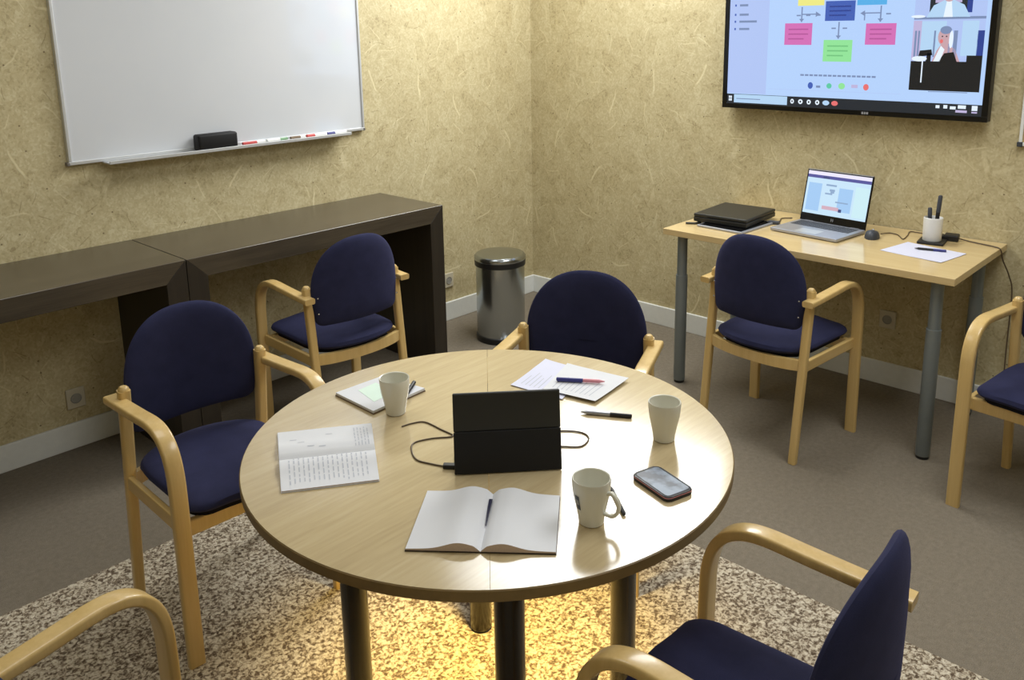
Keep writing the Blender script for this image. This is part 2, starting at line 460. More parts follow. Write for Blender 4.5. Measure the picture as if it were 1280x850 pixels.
box(b, TV_X - .004, TV_X + .002, TV_Y - TW, TV_Y, TV_Z, TV_Z + .022, .0015); box(b, TV_X - .004, TV_X + .002, TV_Y - TW, TV_Y, TV_Z + TH - .016, TV_Z + TH, .0015)
box(b, TV_X - .004, TV_X + .002, TV_Y - bz, TV_Y, TV_Z + .022, TV_Z + TH - .016, .0015); box(b, TV_X - .004, TV_X + .002, TV_Y - TW, TV_Y - TW + bz, TV_Z + .022, TV_Z + TH - .016, .0015)
link('bezel', b, M['dark_gloss'], t)
b = NB(); box(b, -.035, -.0005, TV_Y - .8, TV_Y - .38, TV_Z + .15, TV_Z + .5, .003); link('wall_bracket', b, M['black_plastic'], t)
b = NB()
for i, (w_, g_) in enumerate(((.008, 0), (.006, .011), (.009, .02))):
    box(b, TV_X - .0055, TV_X - .003, TV_Y - .684 - g_ - w_, TV_Y - .684 - g_, TV_Z + .006, TV_Z + .016)
link('maker_mark', b, M['silver'], t)
b = NB()
def R_(a0, a1, c0, c1, n, d=.0): quad(b, [tvp(a0, c0, d), tvp(a1, c0, d), tvp(a1, c1, d), tvp(a0, c1, d)], I[n])
def EL(a, c, ra, rc, n, d, k=20): 
    f = b.faces.new([b.verts.new(tvp(a + ra * math.cos(2 * PI * i / k), c + rc * math.sin(2 * PI * i / k), d)) for i in range(k)]); f.material_index = I[n]
def PG(pts, n, d):
    f = b.faces.new([b.verts.new(tvp(a, c, d)) for a, c in pts]); f.material_index = I[n]
L1, L2, L3, L4 = .0006, .0010, .0014, .0018
R_(.02, TW - .02, .02, TH - .014, 'sky')
R_(.024, .226, .072, TH - .014, 'lavender', L1)
for a0, a1, c in ((.075, .13, .548), (.075, .125, .515), (.075, .118, .483), (.075, .122, .44), (.075, .165, .408), (.075, .128, .374)):
    R_(a0, a1, c - .005, c + .005, 'grey', L2); R_(.05, .058, c - .005, c + .005, 'navy', L2)
# boxes of the diagram
def card(a0, a1, c0, c1, n, n2):
    R_(a0, a1, c0, c1, n, L1)
    for q in (.28, .5, .72):
        R_(a0 + .018, a1 - .018 - .02 * (q == .28), c0 + (c1 - c0) * q - .003, c0 + (c1 - c0) * q + .003, n2, L2)
card(.307, .437, .301, .397, 'pink', 'pinkdark'); card(.676, .803, .303, .392, 'pink', 'pinkdark')
card(.493, .625, .405, .49, 'navy', 'navydark'); card(.493, .622, .229, .323, 'green', 'greendark')
R_(.364, .486, .473, .56, 'yellow', L1); R_(.632, .757, .469, .555, 'cyan', L1)
card(.493, .625, .515, .60, 'pink', 'pinkdark')
def arrow(a, c0, c1):
    R_(a - .003, a + .003, c0, c1, 'grey', L2); PG([(a - .012, c0 + .014), (a + .012, c0 + .014), (a, c0)], 'grey', L3)
arrow(.558, .328, .400); arrow(.385, .402, .468); arrow(.735, .398, .465)
R_(.385, .45, .433, .438, 'grey', L2); R_(.665, .735, .433, .438, 'grey', L2); PG([(.47, .435), (.45, .447), (.45, .423)], 'grey', L3); PG([(.648, .435), (.668, .447), (.668, .423)], 'grey', L3)
R_(.665, .67, .405, .438, 'grey', L2)
for a in (.525, .575, .36, .405, .757, .452): R_(a, a + .02, .37 if .5 < a < .6 else .428, .376 if .5 < a < .6 else .434, 'grey', L2)
for i in range(16): R_(.393 + i * .0215, .393 + i * .0215 + .017, .163, .171, 'grey', L2)
EL(.443, .121, .012, .015, 'navy', L2); R_(.470, .49, .112, .122, 'grey', L2); EL(.53, .122, .012, .012, 'teal', L2); EL(.587, .123, .015, .014, 'green', L2)
R_(.630, .658, .117, .131, 'lilac', L2); EL(.694, .122, .012, .014, 'red', L2)
R_(.24, .84, .098, .0995, 'lavender', L2)
# task bar
R_(.024, TW - .024, .020, .068, 'dark', L1); R_(.062, .335, .027, .066, 'shirt', L2); R_(.075, .2, .044, .048, 'grey', L3)
PG([(.034, .034), (.05, .034), (.05, .058), (.034, .058)], 'white', L2); R_(.041, .043, .034, .058, 'dark', L3); R_(.034, .05, .045, .047, 'dark', L3)
for i, (n, w_) in enumerate((('white', .018), ('white', .022), ('white', .02), ('white', .02), ('shirt', .032), ('red', .03))):
    a = .36 + i * .040
    EL(a, .046, w_ / 2, .011, n, L2, 12)
    if i < 4: EL(a, .046, w_ / 5, .005, 'dark', L3, 8)
for a0, a1, c0, c1, n in ((.985, 1.0, .048, .06, 'white'), (1.015, 1.03, .048, .062, 'white'), (1.04, 1.062, .046, .058, 'white'), (1.07, 1.10, .05, .064, 'white'), (1.062, 1.105, .034, .044, 'lilac'), (1.122, 1.143, .044, .064, 'white'), (1.122, 1.143, .034, .04, 'lilac')):
    R_(a0, a1, c0, c1, n, L2)
# video column: two people in a call
R_(.872, 1.143, .118, .237, 'black', L1)
R_(.872, 1.143, .237, .405, 'lavender', L1); R_(.872, .905, .24, .40, 'lilac', L2); R_(.905, 1.00, .26, .398, 'shirt', L2); R_(1.06, 1.12, .26, .398, 'shirt', L2)
for a0, a1 in ((.88, .888), (.893, .9), (.955, .962), (1.012, 1.02), (1.03, 1.045)): R_(a0, a1, .255, .36, 'grey', L3)
R_(1.118, 1.143, .25, .36, 'navydark', L2); R_(1.085, 1.143, .237, .262, 'black', L3)
PG([(.955, .237), (1.06, .237), (1.04, .285), (1.012, .305), (.985, .305), (.97, .28)], 'skin', L3)
PG([(.98, .237), (1.05, .237), (1.035, .275), (1.0, .27)], 'black', L4)
PG([(.96, .237), (.985, .237), (1.0, .285), (.985, .30)], 'white', L4)
EL(.997, .335, .026, .036, 'skin', L4); EL(1.0, .362, .022, .016, 'grey', L4 + .0004); EL(1.022, .325, .008, .035, 'white', L4 + .0004); EL(.986, .318, .006, .008, 'red', L4 + .0008)
EL(.988, .337, .003, .003, 'dark', L4 + .0008, 8); EL(1.004, .337, .003, .003, 'dark', L4 + .0008, 8)
PG([(.9, .255), (.955, .262), (.95, .285), (.905, .28)], 'black', L4); PG([(.93, .237), (.95, .237), (.95, .27), (.935, .27)], 'black', L4)
EL(.905, .247, .03, .011, 'white', L4); R_(.916, .921, .15, .24, 'white', L3); R_(.905, .935, .145, .148, 'black', L3)
R_(.872, 1.143, .405, .415, 'grey', L2)
R_(.872, 1.143, .412, .60, 'lavender', L1); R_(.93, 1.07, .412, .6, 'dark', L2); R_(1.07, 1.09, .43, .6, 'navydark', L2); R_(.95, 1.05, .47, .6, 'lilac', L3)
PG([(.92, .413), (1.085, .413), (1.06, .46), (1.02, .48), (.985, .48), (.945, .46)], 'shirt', L4)
PG([(.985, .413), (1.02, .413), (1.012, .475), (.993, .475)], 'white', L4 + .0003)
EL(1.002, .515, .03, .042, 'skin', L4 + .0006); EL(1.002, .55, .036, .025, 'dark', L4 + .0008); EL(.888, .417, .028, .006, 'white', L4)
R_(.95, 1.10, .113, .116, 'grey', L2)
link('screen', b, tvm, t)

# ------------------------------------------------------------------ dark console tables along the left wall
def console(x0, x1, label):
    t = thing('console_table', label, 'table', ((x0 + x1) / 2, -.244, 0), 0, 'dark open fronted console tables')
    w = (x1 - x0) / 2 - .0012; d = .243; h = .809; th = .08
    b = NB(); prof = [(-w, h), (w, h), (w - th, h - th), (-w + th, h - th)]
    def pr(bm, pts):
        lo = [bm.verts.new((x, -d, z)) for x, z in pts]; hi = [bm.verts.new((x, d - .003, z)) for x, z in pts]
        n = len(pts)
        for i in range(n): bm.faces.new((lo[i], lo[(i + 1) % n], hi[(i + 1) % n], hi[i]))
        bm.faces.new(lo[::-1]); bm.faces.new(hi)
        bmesh.ops.bevel(bm, geom=bm.edges[:], offset=.0012, segments=1, affect='EDGES')
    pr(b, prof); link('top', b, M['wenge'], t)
    for s in (-1, 1):
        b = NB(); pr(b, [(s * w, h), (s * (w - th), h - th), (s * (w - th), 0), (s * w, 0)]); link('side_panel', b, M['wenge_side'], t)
console(-2.4554, -1.1687, 'dark brown open console table against the left wall, nearest the steel bin')
console(-3.742, -2.4554, 'dark brown open console table running out of the left edge of the photo')

# ------------------------------------------------------------------ pedal bin
t = thing('pedal_bin', 'round brushed steel pedal bin standing in the corner of the room', 'bin', (-.725, -.425, 0), 0)
r = .133
b = NB(); lathe(b, [(0, .02), (r - .006, .02), (r - .004, .024), (r - .004, .415), (0, .415)], 48); link('body', b, M['steel'], t, smooth=True)
b = NB(); lathe(b, [(0, 0), (r - .002, 0), (r, .004), (r, .03), (r - .004, .034), (0, .034)], 48); link('base_ring', b, M['black_plastic'], t, smooth=True)
b = NB(); lathe(b, [(r - .003, .41), (r + .002, .412), (r + .003, .44), (r, .444), (0, .444)], 48); link('rim', b, M['black_plastic'], t, smooth=True)
b = NB(); lathe(b, [(r + .002, .440), (r + .004, .444), (r + .003, .458), (r - .006, .468), (r - .04, .472), (0, .474)], 48); link('lid', b, M['steel'], t, smooth=True)
b = NB(); an = math.radians(-128); mt = Matrix.Rotation(an, 4, 'Z')
box(b, .11, .175, -.028, .028, .012, .024, .005, mat=mt); link('pedal', b, M['chrome'], t, smooth=True)
b = NB(); box(b, -.165, -.115, -.04, .04, .40, .455, .006, mat=mt); link('hinge', b, M['black_plastic'], t)

# ------------------------------------------------------------------ small desk under the television
t = thing('desk', 'small light wood desk on grey tube legs below the television', 'desk', (-.331, -2.0133, 0))
b = NB(); box(b, -.330, .326, -.6135, .6135, .712, .74, .002); link('desktop', b, M['desk_top'], t)
for sx, sy in ((-.265, .55), (-.265, -.54), (.245, -.54), (.245, .55)):
    b = NB(); lathe(b, [(0, .012), (.0255, .012), (.0265, .015), (.0265, .52), (0, .52)], 24, (sx, sy, 0)); lg = link('leg', b, M['grey_metal'], t, smooth=True)
    b = NB(); lathe(b, [(0, .52), (.0225, .52), (.0225, .712), (0, .712)], 24, (sx, sy, 0)); link('leg_sleeve', b, M['grey_metal'], lg, smooth=True)
    b = NB(); lathe(b, [(0, 0), (.023, 0), (.024, .003), (.022, .013), (0, .013)], 20, (sx, sy, 0)); link('foot', b, M['black_plastic'], lg, smooth=True)
for sy in (.55, -.54):
    b = NB(); box(b, -.25, .24, sy - .012, sy + .012, .684, .712, .002); link('apron_rail', b, M['grey_metal'], t)
DZ = .7402

# open laptop on the desk
t = thing('open_laptop', 'open silver laptop with a lit screen on the small desk', 'laptop', (-.30, -1.955, DZ), math.radians(-96.5))
# local: x to the right of the user, y towards the hinge
LW, LD = .158, .118
b = NB(); box(b, -LW, LW, -LD, LD, .003, .016, .003); link('base', b, M['silver'], t)
b = NB()
for r_ in range(5):
    for c_ in range(14):
        x = -.139 + c_ * .0199; y = .01 + r_ * .0188
        box(b, x, x + .0175, y, y + .0160, .0158, .0172, .0006, seg=1)
link('keyboard', b, M['keys'], t)
b = NB(); box(b, -.05, .05, -.1, -.03, .0158, .0163); link('touchpad', b, M['aluminium'], t)
lean = math.radians(12); LL = .236
lm = Matrix.Translation((0, LD, .014)) @ Matrix.Rotation(-lean, 4, 'X')
b = NB(); box(b, -LW, LW, -.003, .004, 0, LL, .003, mat=lm); lid = link('lid', b, M['dark_gloss'], t)
lmats = [E_('page', 196, 224, 244), E_('tabbar', 232, 228, 248), E_('toolbar', 82, 82, 150), E_('panelblue', 160, 198, 238), E_('mist', 200, 232, 240), E_('slate', 140, 166, 200), E_('rose', 206, 170, 186), E_('deep', 60, 70, 120)]
b = NB()
def LQ(x0, x1, z0, z1, mi, d):
    quad(b, [tuple(lm @ Vector(p)) for p in ((x0, -.0032 - d, z0), (x1, -.0032 - d, z0), (x1, -.0032 - d, z1), (x0, -.0032 - d, z1))], mi)
sx0, sx1, sz0, sz1 = -LW + .007, LW - .007, .036, LL - .008
LQ(sx0, sx1, sz0, sz1, 0, 0)
LQ(sx0, sx1, sz1 - .016, sz1, 1, .0004); LQ(sx0, sx1, sz1 - .030, sz1 - .016, 2, .0004); LQ(-.075, -.045, sz1 - .028, sz1 - .020, 7, .0008)
LQ(-.14, -.075, .05, .175, 3, .0004); LQ(-.01 + .02, .075, .06, .165, 3, .0004); LQ(.085, sx1 - .002, .045, .18, 4, .0004)
LQ(-.055, -.005, .168, .176, 5, .0008); LQ(-.035, -.01, .145, .155, 5, .0008); LQ(-.055, -.02, .13, .137, 5, .0008); LQ(-.03, -.012, .137, .145, 5, .0008)
LQ(.0, .06, .098, .104, 5, .0008); LQ(-.06, .02, .062, .078, 6, .0008); LQ(.02, .035, .058, .072, 7, .0008)
link('display', b, lmats, lid)
b = NB()
for x0 in (-.006, .002):
    box(b, x0, x0 + .0022, -.0040, -.0030, .012, .026, mat=lm); box(b, x0 + .0022, x0 + .0048, -.0040, -.0030, .017, .0195, mat=lm)
link('maker_mark', b, M['silver'], lid)
for s in (-1, 1):
    b = NB(); lathe(b, [(0, -.02), (.006, -.02), (.006, .02), (0, .02)], 12, mat=Matrix.Translation((s * .11, LD, .013)) @ Matrix.Rotation(PI / 2, 4, 'Y')); link('hinge', b, M['keys'], t, smooth=True)

# closed black laptop on a thin grey one, far end of the desk
t = thing('tablet', 'thin grey slab underneath the closed black laptop', 'tablet', (-.42, -1.62, DZ), math.radians(-69 - 24))
b = NB(); box(b, -.115, .115, -.125, .145, 0, .010, .003); link('shell', b, M['silver'], t)
b = NB(); box(b, -.107, .107, -.117, .137, .0098, .0106); link('glass', b, M['dark_gloss'], t)
t = thing('closed_laptop', 'thick closed black laptop lying on the far end of the small desk', 'laptop', (-.33, -1.575, DZ + .0108), math.radians(-90 + 3))
b = NB(); box(b, -.132, .128, -.155, .150, 0, .022, .004); link('base', b, M['black_case'], t)
b = NB(); box(b, -.132, .128, -.155, .150, .0225, .038, .005); link('lid', b, M['black_case'], t)
b = NB(); box(b, -.09, .09, .14, .152, .012, .03, .003); link('hinge', b, M['black_plastic'], t)
t = thing('strap', 'short dark strap sticking out left of the closed black laptop', 'strap', (-.47, -1.415, DZ), 0)
b = NB(); sweep(b, smooth_path([(-.06, -.02, .006), (-.03, -.06, .006), (.04, -.035, .006), (.1, .02, .006)]), rrect(.012, .008, .003)); link('strap', b, M['black_case'], t, smooth=True)
t = thing('power_adaptor', 'small dark adaptor between the closed and the open laptop', 'adaptor', (-.275, -1.74, DZ), math.radians(-80))
b = NB(); box(b, -.025, .025, -.014, .014, 0, .014, .003); link('body', b, M['keys'], t)
b = NB(); sweep(b, smooth_path([(.0, .014, .007), (.01, .06, .004), (.0, .12, .003), (.04, .15, .003)]), circ(.0025, 8)); link('cord', b, M['cable'], t, smooth=True)

# mouse with cord
t = thing('computer_mouse', 'dark corded mouse right of the open laptop', 'mouse', (-.245, -2.172, DZ), math.radians(-75))
b = NB()
rings = []
for j in range(9):
    ph = PI / 2 * j / 8
    rings.append([(.030 * math.cos(ph) ** .6 * math.cos(a) * 1.0, .052 * math.cos(ph) ** .5 * math.sin(a), .032 * math.sin(ph) * (1 - .15 * math.sin(a))) for a in [2 * PI * i / 28 for i in range(28)]])
vs = [[b.verts.new(p) for p in r_] for r_ in rings]
for r0, r1 in zip(vs[:-1], vs[1:]):
    for i in range(28):
        try: b.faces.new((r0[i], r0[(i + 1) % 28], r1[(i + 1) % 28], r1[i]))
        except ValueError: pass
b.faces.new(vs[0][::-1]); bmesh.ops.remove_doubles(b, verts=b.verts, dist=1e-5)
link('shell', b, M['keys'], t, smooth=True)
b = NB(); lathe(b, [(0, -.004), (.006, -.004), (.0075, 0), (.006, .004), (0, .004)], 14, mat=Matrix.Translation((0, .030, .024)) @ Matrix.Rotation(PI / 2, 4, 'Y')); link('scroll_wheel', b, M['silver'], t, smooth=True)
o = bpy.data.objects.new('tmp', None)
mi = Matrix.Translation((-.245, -2.172, DZ)) @ Matrix.Rotation(math.radians(-75), 4, 'Z')
inv = mi.inverted()
pts = [inv @ Vector(p) for p in ((-.19, -2.187, DZ + .008), (-.13, -2.20, DZ + .0025), (-.14, -2.24, DZ + .0025), (-.20, -2.283, DZ + .0025), (-.12, -2.274, DZ + .0025), (-.05, -2.26, DZ + .0025), (-.045, -2.30, DZ + .0025), (-.05, -2.355, DZ + .0025))]
b = NB(); sweep(b, smooth_path(pts), circ(.0022, 8)); link('cord', b, M['cable'], t, smooth=True)
bpy.data.objects.remove(o)

# pen cup on dark tray and things around
t = thing('pen_cup', 'white cylindrical pen cup on a dark base at the right of the desk', 'pen cup', (-.175, -2.388, DZ), math.radians(8))
b = NB(); box(b, -.05, .05, -.052, .048, 0, .010, .003); link('base', b, M['black_plastic'], t)
b = NB(); lathe(b, [(0, .010), (.034, .010), (.036, .013), (.037, .105), (.035, .107), (.0335, .105), (.032, .016), (0, .016)], 36); link('cup', b, M['white_plastic'], t, smooth=True)
def cup_pen(dx, dy, ln, tx, ty, label):
    p = thing('marker_pen', label, 'pen', (-.175 + dx, -2.388 + dy, DZ + .0165), 0, 'black pens in the white cup')
    ax = Vector((tx, ty, 1)).normalized(); mt = ax.to_track_quat('Z', 'Y').to_matrix().to_4x4()
    b = NB(); lathe(b, [(0, 0), (.003, .001), (.0075, .012), (.0078, ln * .62), (0, ln * .62)], 14, mat=mt); link('barrel', b, M['black_plastic'], p, smooth=True)
    b = NB(); lathe(b, [(0, ln * .62), (.0085, ln * .62), (.0085, ln - .004), (.006, ln), (0, ln)], 14, mat=mt); link('cap', b, M['keys'], p, smooth=True)
cup_pen(-.004, .008, .130, -.02, .055, 'shorter dark pen on the left in the white cup')
cup_pen(-.002, -.010, .185, -.02, -.06, 'taller dark pen on the right in the white cup')
t = thing('power_plug', 'black plug and cable trailing off the right rear corner of the desk', 'cable', (-.085, -2.435, DZ), math.radians(10))
mi = (Matrix.Translation((-.085, -2.435, DZ)) @ Matrix.Rotation(math.radians(10), 4, 'Z')).inverted()
b = NB(); box(b, -.028, .028, -.03, .025, 0, .026, .005); box(b, -.02, .02, .025, .05, .004, .02, .004); link('plug', b, M['black_plastic'], t)
pts = [mi @ Vector(p) for p in ((-.085, -2.465, DZ + .012), (-.07, -2.50, DZ + .003), (-.085, -2.55, DZ + .003), (-.10, -2.60, DZ + .003), (-.11, -2.629, DZ - .003), (-.09, -2.637, .69), (-.05, -2.655, .62), (-.03, -2.668, .54), (-.03, -2.67, .30), (-.05, -2.68, .03))]
b = NB(); sweep(b, smooth_path(pts), circ(.0028, 8)); link('cord', b, M['cable'], t, smooth=True)

def sheet(name, corners, z, th, mat, label, cat, curl=0.0, marks=None, group=None):
    """a sheet of paper given by four corners (in order), with real thickness and a slight curl"""
    c = Vector((sum(p[0] for p in corners) / 4, sum(p[1] for p in corners) / 4, 0))
    b = NB(); N = 8
    P = [Vector((x, y, 0)) - c for x, y in corners]
    def at(u, v): return (P[0] * (1 - u) + P[1] * u) * (1 - v) + (P[3] * (1 - u) + P[2] * u) * v
    def zz(u, v): return curl * ((2 * u - 1) ** 4) * .5 + curl * ((2 * v - 1) ** 4) * .5 * (1 if u > .5 else .3)
    top = [[b.verts.new(at(i / N, j / N) + Vector((0, 0, th + zz(i / N, j / N)))) for j in range(N + 1)] for i in range(N + 1)]
    bot = [[b.verts.new(at(i / N, j / N) + Vector((0, 0, zz(i / N, j / N)))) for j in range(N + 1)] for i in range(N + 1)]
    for i in range(N):
        for j in range(N):
            b.faces.new((top[i][j], top[i + 1][j], top[i + 1][j + 1], top[i][j + 1])); b.faces.new((bot[i][j], bot[i][j + 1], bot[i + 1][j + 1], bot[i + 1][j]))
    for i in range(N):
        for q in (0, N):
            b.faces.new((top[i][q], top[i + 1][q], bot[i + 1][q], bot[i][q])); b.faces.new((top[q][i], top[q][i + 1], bot[q][i + 1], bot[q][i]))
    if marks:
        for (u0, u1, v0, v1, mi) in marks:
            n = 4
            for k_ in range(n):
                ua, ub = u0 + (u1 - u0) * k_ / n, u0 + (u1 - u0) * (k_ + 1) / n
                quad(b, [at(u, v) + Vector((0, 0, th + zz(u, v) + .0003)) for u, v in ((ua, v0), (ub, v0), (ub, v1), (ua, v1))], mi)
    o = link(name, b, [mat, M['ink'], M['ink_dark'], M['mint']], None, (c.x, c.y, z), smooth=False)
    return tag(o, label, cat, group)

def pen(loc, ang, ln, m_body, m_cap, label, cap_frac=.4, r=.0048, tilt=0.0):
    t = thing('pen', label, 'pen', loc, ang)
    R = Matrix.Translation((0, 0, r)) @ Matrix.Rotation(tilt, 4, 'Y') @ Matrix.Rotation(PI / 2, 4, 'Y')
    k0 = ln * (.5 - cap_frac)
    b = NB(); lathe(b, [(0, -ln / 2), (.0012, -ln / 2 + .001), (r * .9, -ln / 2 + .014), (r, -ln / 2 + .016), (r, k0), (0, k0)], 14, mat=R); link('barrel', b, m_body, t, smooth=True)
    b = NB(); lathe(b, [(0, k0), (r * 1.08, k0), (r * 1.08, ln / 2 - .002), (r * .7, ln / 2), (0, ln / 2)], 14, mat=R)
    box(b, r * .95, r * .95 + .0014, -.0014, .0014, k0 + .003, ln / 2 - .003, mat=R)
    link('cap', b, m_cap, t, smooth=True)
    return t

sheet('paper_sheet', [(-.433, -2.277), (-.475, -2.52), (-.281, -2.553), (-.233, -2.315)], DZ, .0008, M['paper_cool'], 'white paper sheet lying on the small desk in front of the pen cup', 'paper', .002)
pen((-.318, -2.43, DZ + .0012), math.radians(-75), .115, M['black_plastic'], M['blue_pen'], 'dark pen lying on the paper sheet on the small desk')

# ------------------------------------------------------------------ round table
TX, TY, TR, TZ = -2.6047, -2.2375, .5365, .74
t = thing('round_table', 'round light wood meeting table with dark edge band on black legs', 'table', (TX, TY, RZ))
zt = TZ - RZ
b = NB(); sa = math.radians(45.5)
for half in (0, 1):
    a0 = sa + half * PI + .0008; ol = [((TR - .0012) * math.cos(a0 + (PI - .0016) * i / 64), (TR - .0012) * math.sin(a0 + (PI - .0016) * i / 64)) for i in range(65)]
    prism(b, ol, zt - .022, zt, 0)
link('tabletop', b, M['laminate'], t)
b = NB(); lathe(b, [(TR - .0012, zt - .0235), (TR + .0008, zt - .022), (TR + .0012, zt - .012), (TR + .0008, zt - .002), (TR - .0012, zt - .0006)], 128); link('edge_band', b, M['edge_band'], t, smooth=True)
LR = .318
for k_ in range(4):
    an = math.radians(-128.3 + 90 * k_); x, y = LR * math.cos(an), LR * math.sin(an)
    b = NB(); lathe(b, [(0, .006), (.0295, .006), (.0305, .009), (.0305, zt - .03), (0, zt - .03)], 28, (x, y, 0)); lg = link('leg', b, M['black_metal'], t, smooth=True)
    b = NB(); lathe(b, [(0, 0), (.026, 0), (.027, .003), (.025, .008), (0, .008)], 20, (x, y, 0)); link('foot', b, M['black_plastic'], lg, smooth=True)
    b = NB(); box(b, x - .05, x + .05, y - .05, y + .05, zt - .03, zt - .022, .002); link('mounting_plate', b, M['black_plastic'], lg)
TT = TZ + .0002

# open exercise book, left
def open_book(name, corners, label, cat, thick, hump, fold_axis, page_m, marks=(), cover=True, n=14, ribbon=False):
    """corners: near-left, near-right, far-right, far-left. fold_axis 'u': spine runs across u (spine at v=.5); 'v': spine at u=.5"""
    c = Vector((sum(p[0] for p in corners) / 4, sum(p[1] for p in corners) / 4, 0))
    P = [Vector((x, y, 0)) - c for x, y in corners]
    def at(u, v): return (P[0] * (1 - u) + P[1] * u) * (1 - v) + (P[3] * (1 - u) + P[2] * u) * v
    t = thing(name, label, cat, (c.x, c.y, TT))
    def hgt(s):
        d = abs(s - .5) * 2   # 0 at spine, 1 at fore edge
        return .0025 + thick * (1 - .55 * d) * min(1, (d / .10)) ** .6 + hump * math.exp(-((d - .30) / .24) ** 2) * (1 if d > .0 else 0) * min(1, d / .08)
    def H(u, v): return hgt(u if fold_axis == 'v' else v)
    if cover:
        b = NB(); e = .004
        ol = [tuple(at(u, v)[:2]) for u, v in ((-e, -e), (1 + e, -e), (1 + e, 1 + e), (-e, 1 + e))]
        prism(b, ol, 0, .0022, 0); link('cover', b, M['cover_dark' if ribbon else 'paper'], t)
    for side in (0, 1):
        b = NB(); s0 = .5 * side
        NN = 22
        rows = []
        for i in range(NN + 1):
            s = s0 + .5 * i / NN
            row = []
            for q in (0, 1):
                u, v = (s, q) if fold_axis == 'v' else (q, s)
                p = at(u, v); row.append((b.verts.new(p + Vector((0, 0, H(u, v)))), b.verts.new(p + Vector((0, 0, .0023)))))
            rows.append(row)
        for r0, r1 in zip(rows[:-1], rows[1:]):
            f = b.faces.new((r0[0][0], r1[0][0], r1[1][0], r0[1][0])); f.material_index = 0
            b.faces.new((r0[0][1], r0[1][1], r1[1][1], r1[0][1])).material_index = 1
            for q in (0, 1): b.faces.new((r0[q][0], r0[q][1], r1[q][1], r1[q][0])).material_index = 1
        for r0 in (rows[0], rows[-1]): b.faces.new((r0[0][0], r0[1][0], r0[1][1], r0[0][1])).material_index = 1
        for (u0, u1, v0, v1, mi) in marks:
            sm = (u0 + u1) / 2 if fold_axis == 'v' else (v0 + v1) / 2
            if (sm > .5) != bool(side): continue
            k_ = 5
            for w in range(k_):
                if fold_axis == 'v': qq = [(u0 + (u1 - u0) * w / k_, v0), (u0 + (u1 - u0) * (w + 1) / k_, v0), (u0 + (u1 - u0) * (w + 1) / k_, v1), (u0 + (u1 - u0) * w / k_, v1)]
                else: qq = [(u0, v0 + (v1 - v0) * w / k_), (u1, v0 + (v1 - v0) * w / k_), (u1, v0 + (v1 - v0) * (w + 1) / k_), (u0, v0 + (v1 - v0) * (w + 1) / k_)]
                quad(b, [at(u, v) + Vector((0, 0, H(u, v) + .0004)) for u, v in qq], mi)
        link('page_block', b, [page_m, M['page_edge'], M['ink'], M['ink_dark']], t, smooth=True)
    if ribbon:
        b = NB(); pa = [at(.5 + .004 * math.sin(v * 6), v) + Vector((0, 0, .0075)) for v in (.38, .5, .62, .74, .86)]
        sweep(b, smooth_path(pa, 4), lambda f: [(-.0008 - .0026 * f, -.0006), (.0008 + .0026 * f, -.0006), (.0008 + .0026 * f, .0006), (-.0008 - .0026 * f, .0006)], up=(P[1] - P[0])); link('ribbon', b, M['navy_ribbon'], t)
    return t
rr = random.Random(3); mk = []
for i in range(17):
    u = .09 + i * .05
    v = .06 + rr.random() * .05
    while v < .43:
        ln = .03 + rr.random() * .05
        mk.append((u, u + .012, v, min(v + ln, .45), 2)); v += ln + .015 + rr.random() * .015
for i in range(5):
    u = .80 + i * .035
    v = .56
    while v < .92:
        ln = .03 + rr.random() * .05; mk.append((u, u + .010, v, min(v + ln, .94), 2)); v += ln + .02
for u, v in ((.12, .80), (.2, .72), (.5, .86), (.3, .62), (.42, .6)): mk.append((u, u + .07, v, v + .012, 2))
mk.append((.82, .9, .475, .485, 3))
open_book('exercise_book', [(-3.049, -2.098), (-2.889, -2.207), (-2.743, -1.989), (-2.916, -1.867)], 'open exercise book filled with handwriting on the left of the round table', 'notebook', .004, .007, 'u', M['paper'], mk)
open_book('notebook', [(-3.006, -2.433), (-2.835, -2.637), (-2.690, -2.522), (-2.852, -2.315)], 'thick open notebook with blank pages at the front of the round table', 'notebook', .006, .011, 'v', M['paper'], [], True, ribbon=True)

# notepad behind the left mug
t = thing('notepad', 'thin white notepad lying behind the white mug near the back chairs', 'notepad', (-2.628, -1.869, TT))
cc = [(-2.705, -1.791), (-2.707, -1.950), (-2.535, -1.941), (-2.560, -1.795)]
P = [(x + 2.628, y + 1.869) for x, y in cc]
b = NB(); prism(b, P, 0, .003, 0); link('backing_board', b, M['cover_brown'], t)
b = NB(); prism(b, [(x * .985, y * .985) for x, y in P], .0032, .009, 0); link('page_block', b, M['paper'], t)
b = NB(); prism(b, [(-.03, .045), (-.045, -.04), (.02, -.035), (.03, .05)], .0091, .0095, 0); link('printed_patch', b, M['mint'], t)
pen((-2.572, -1.925, TT + .0096), math.radians(35), .085, M['black_plastic'], M['black_plastic'], 'small black pen lying on the notepad behind the white mug')

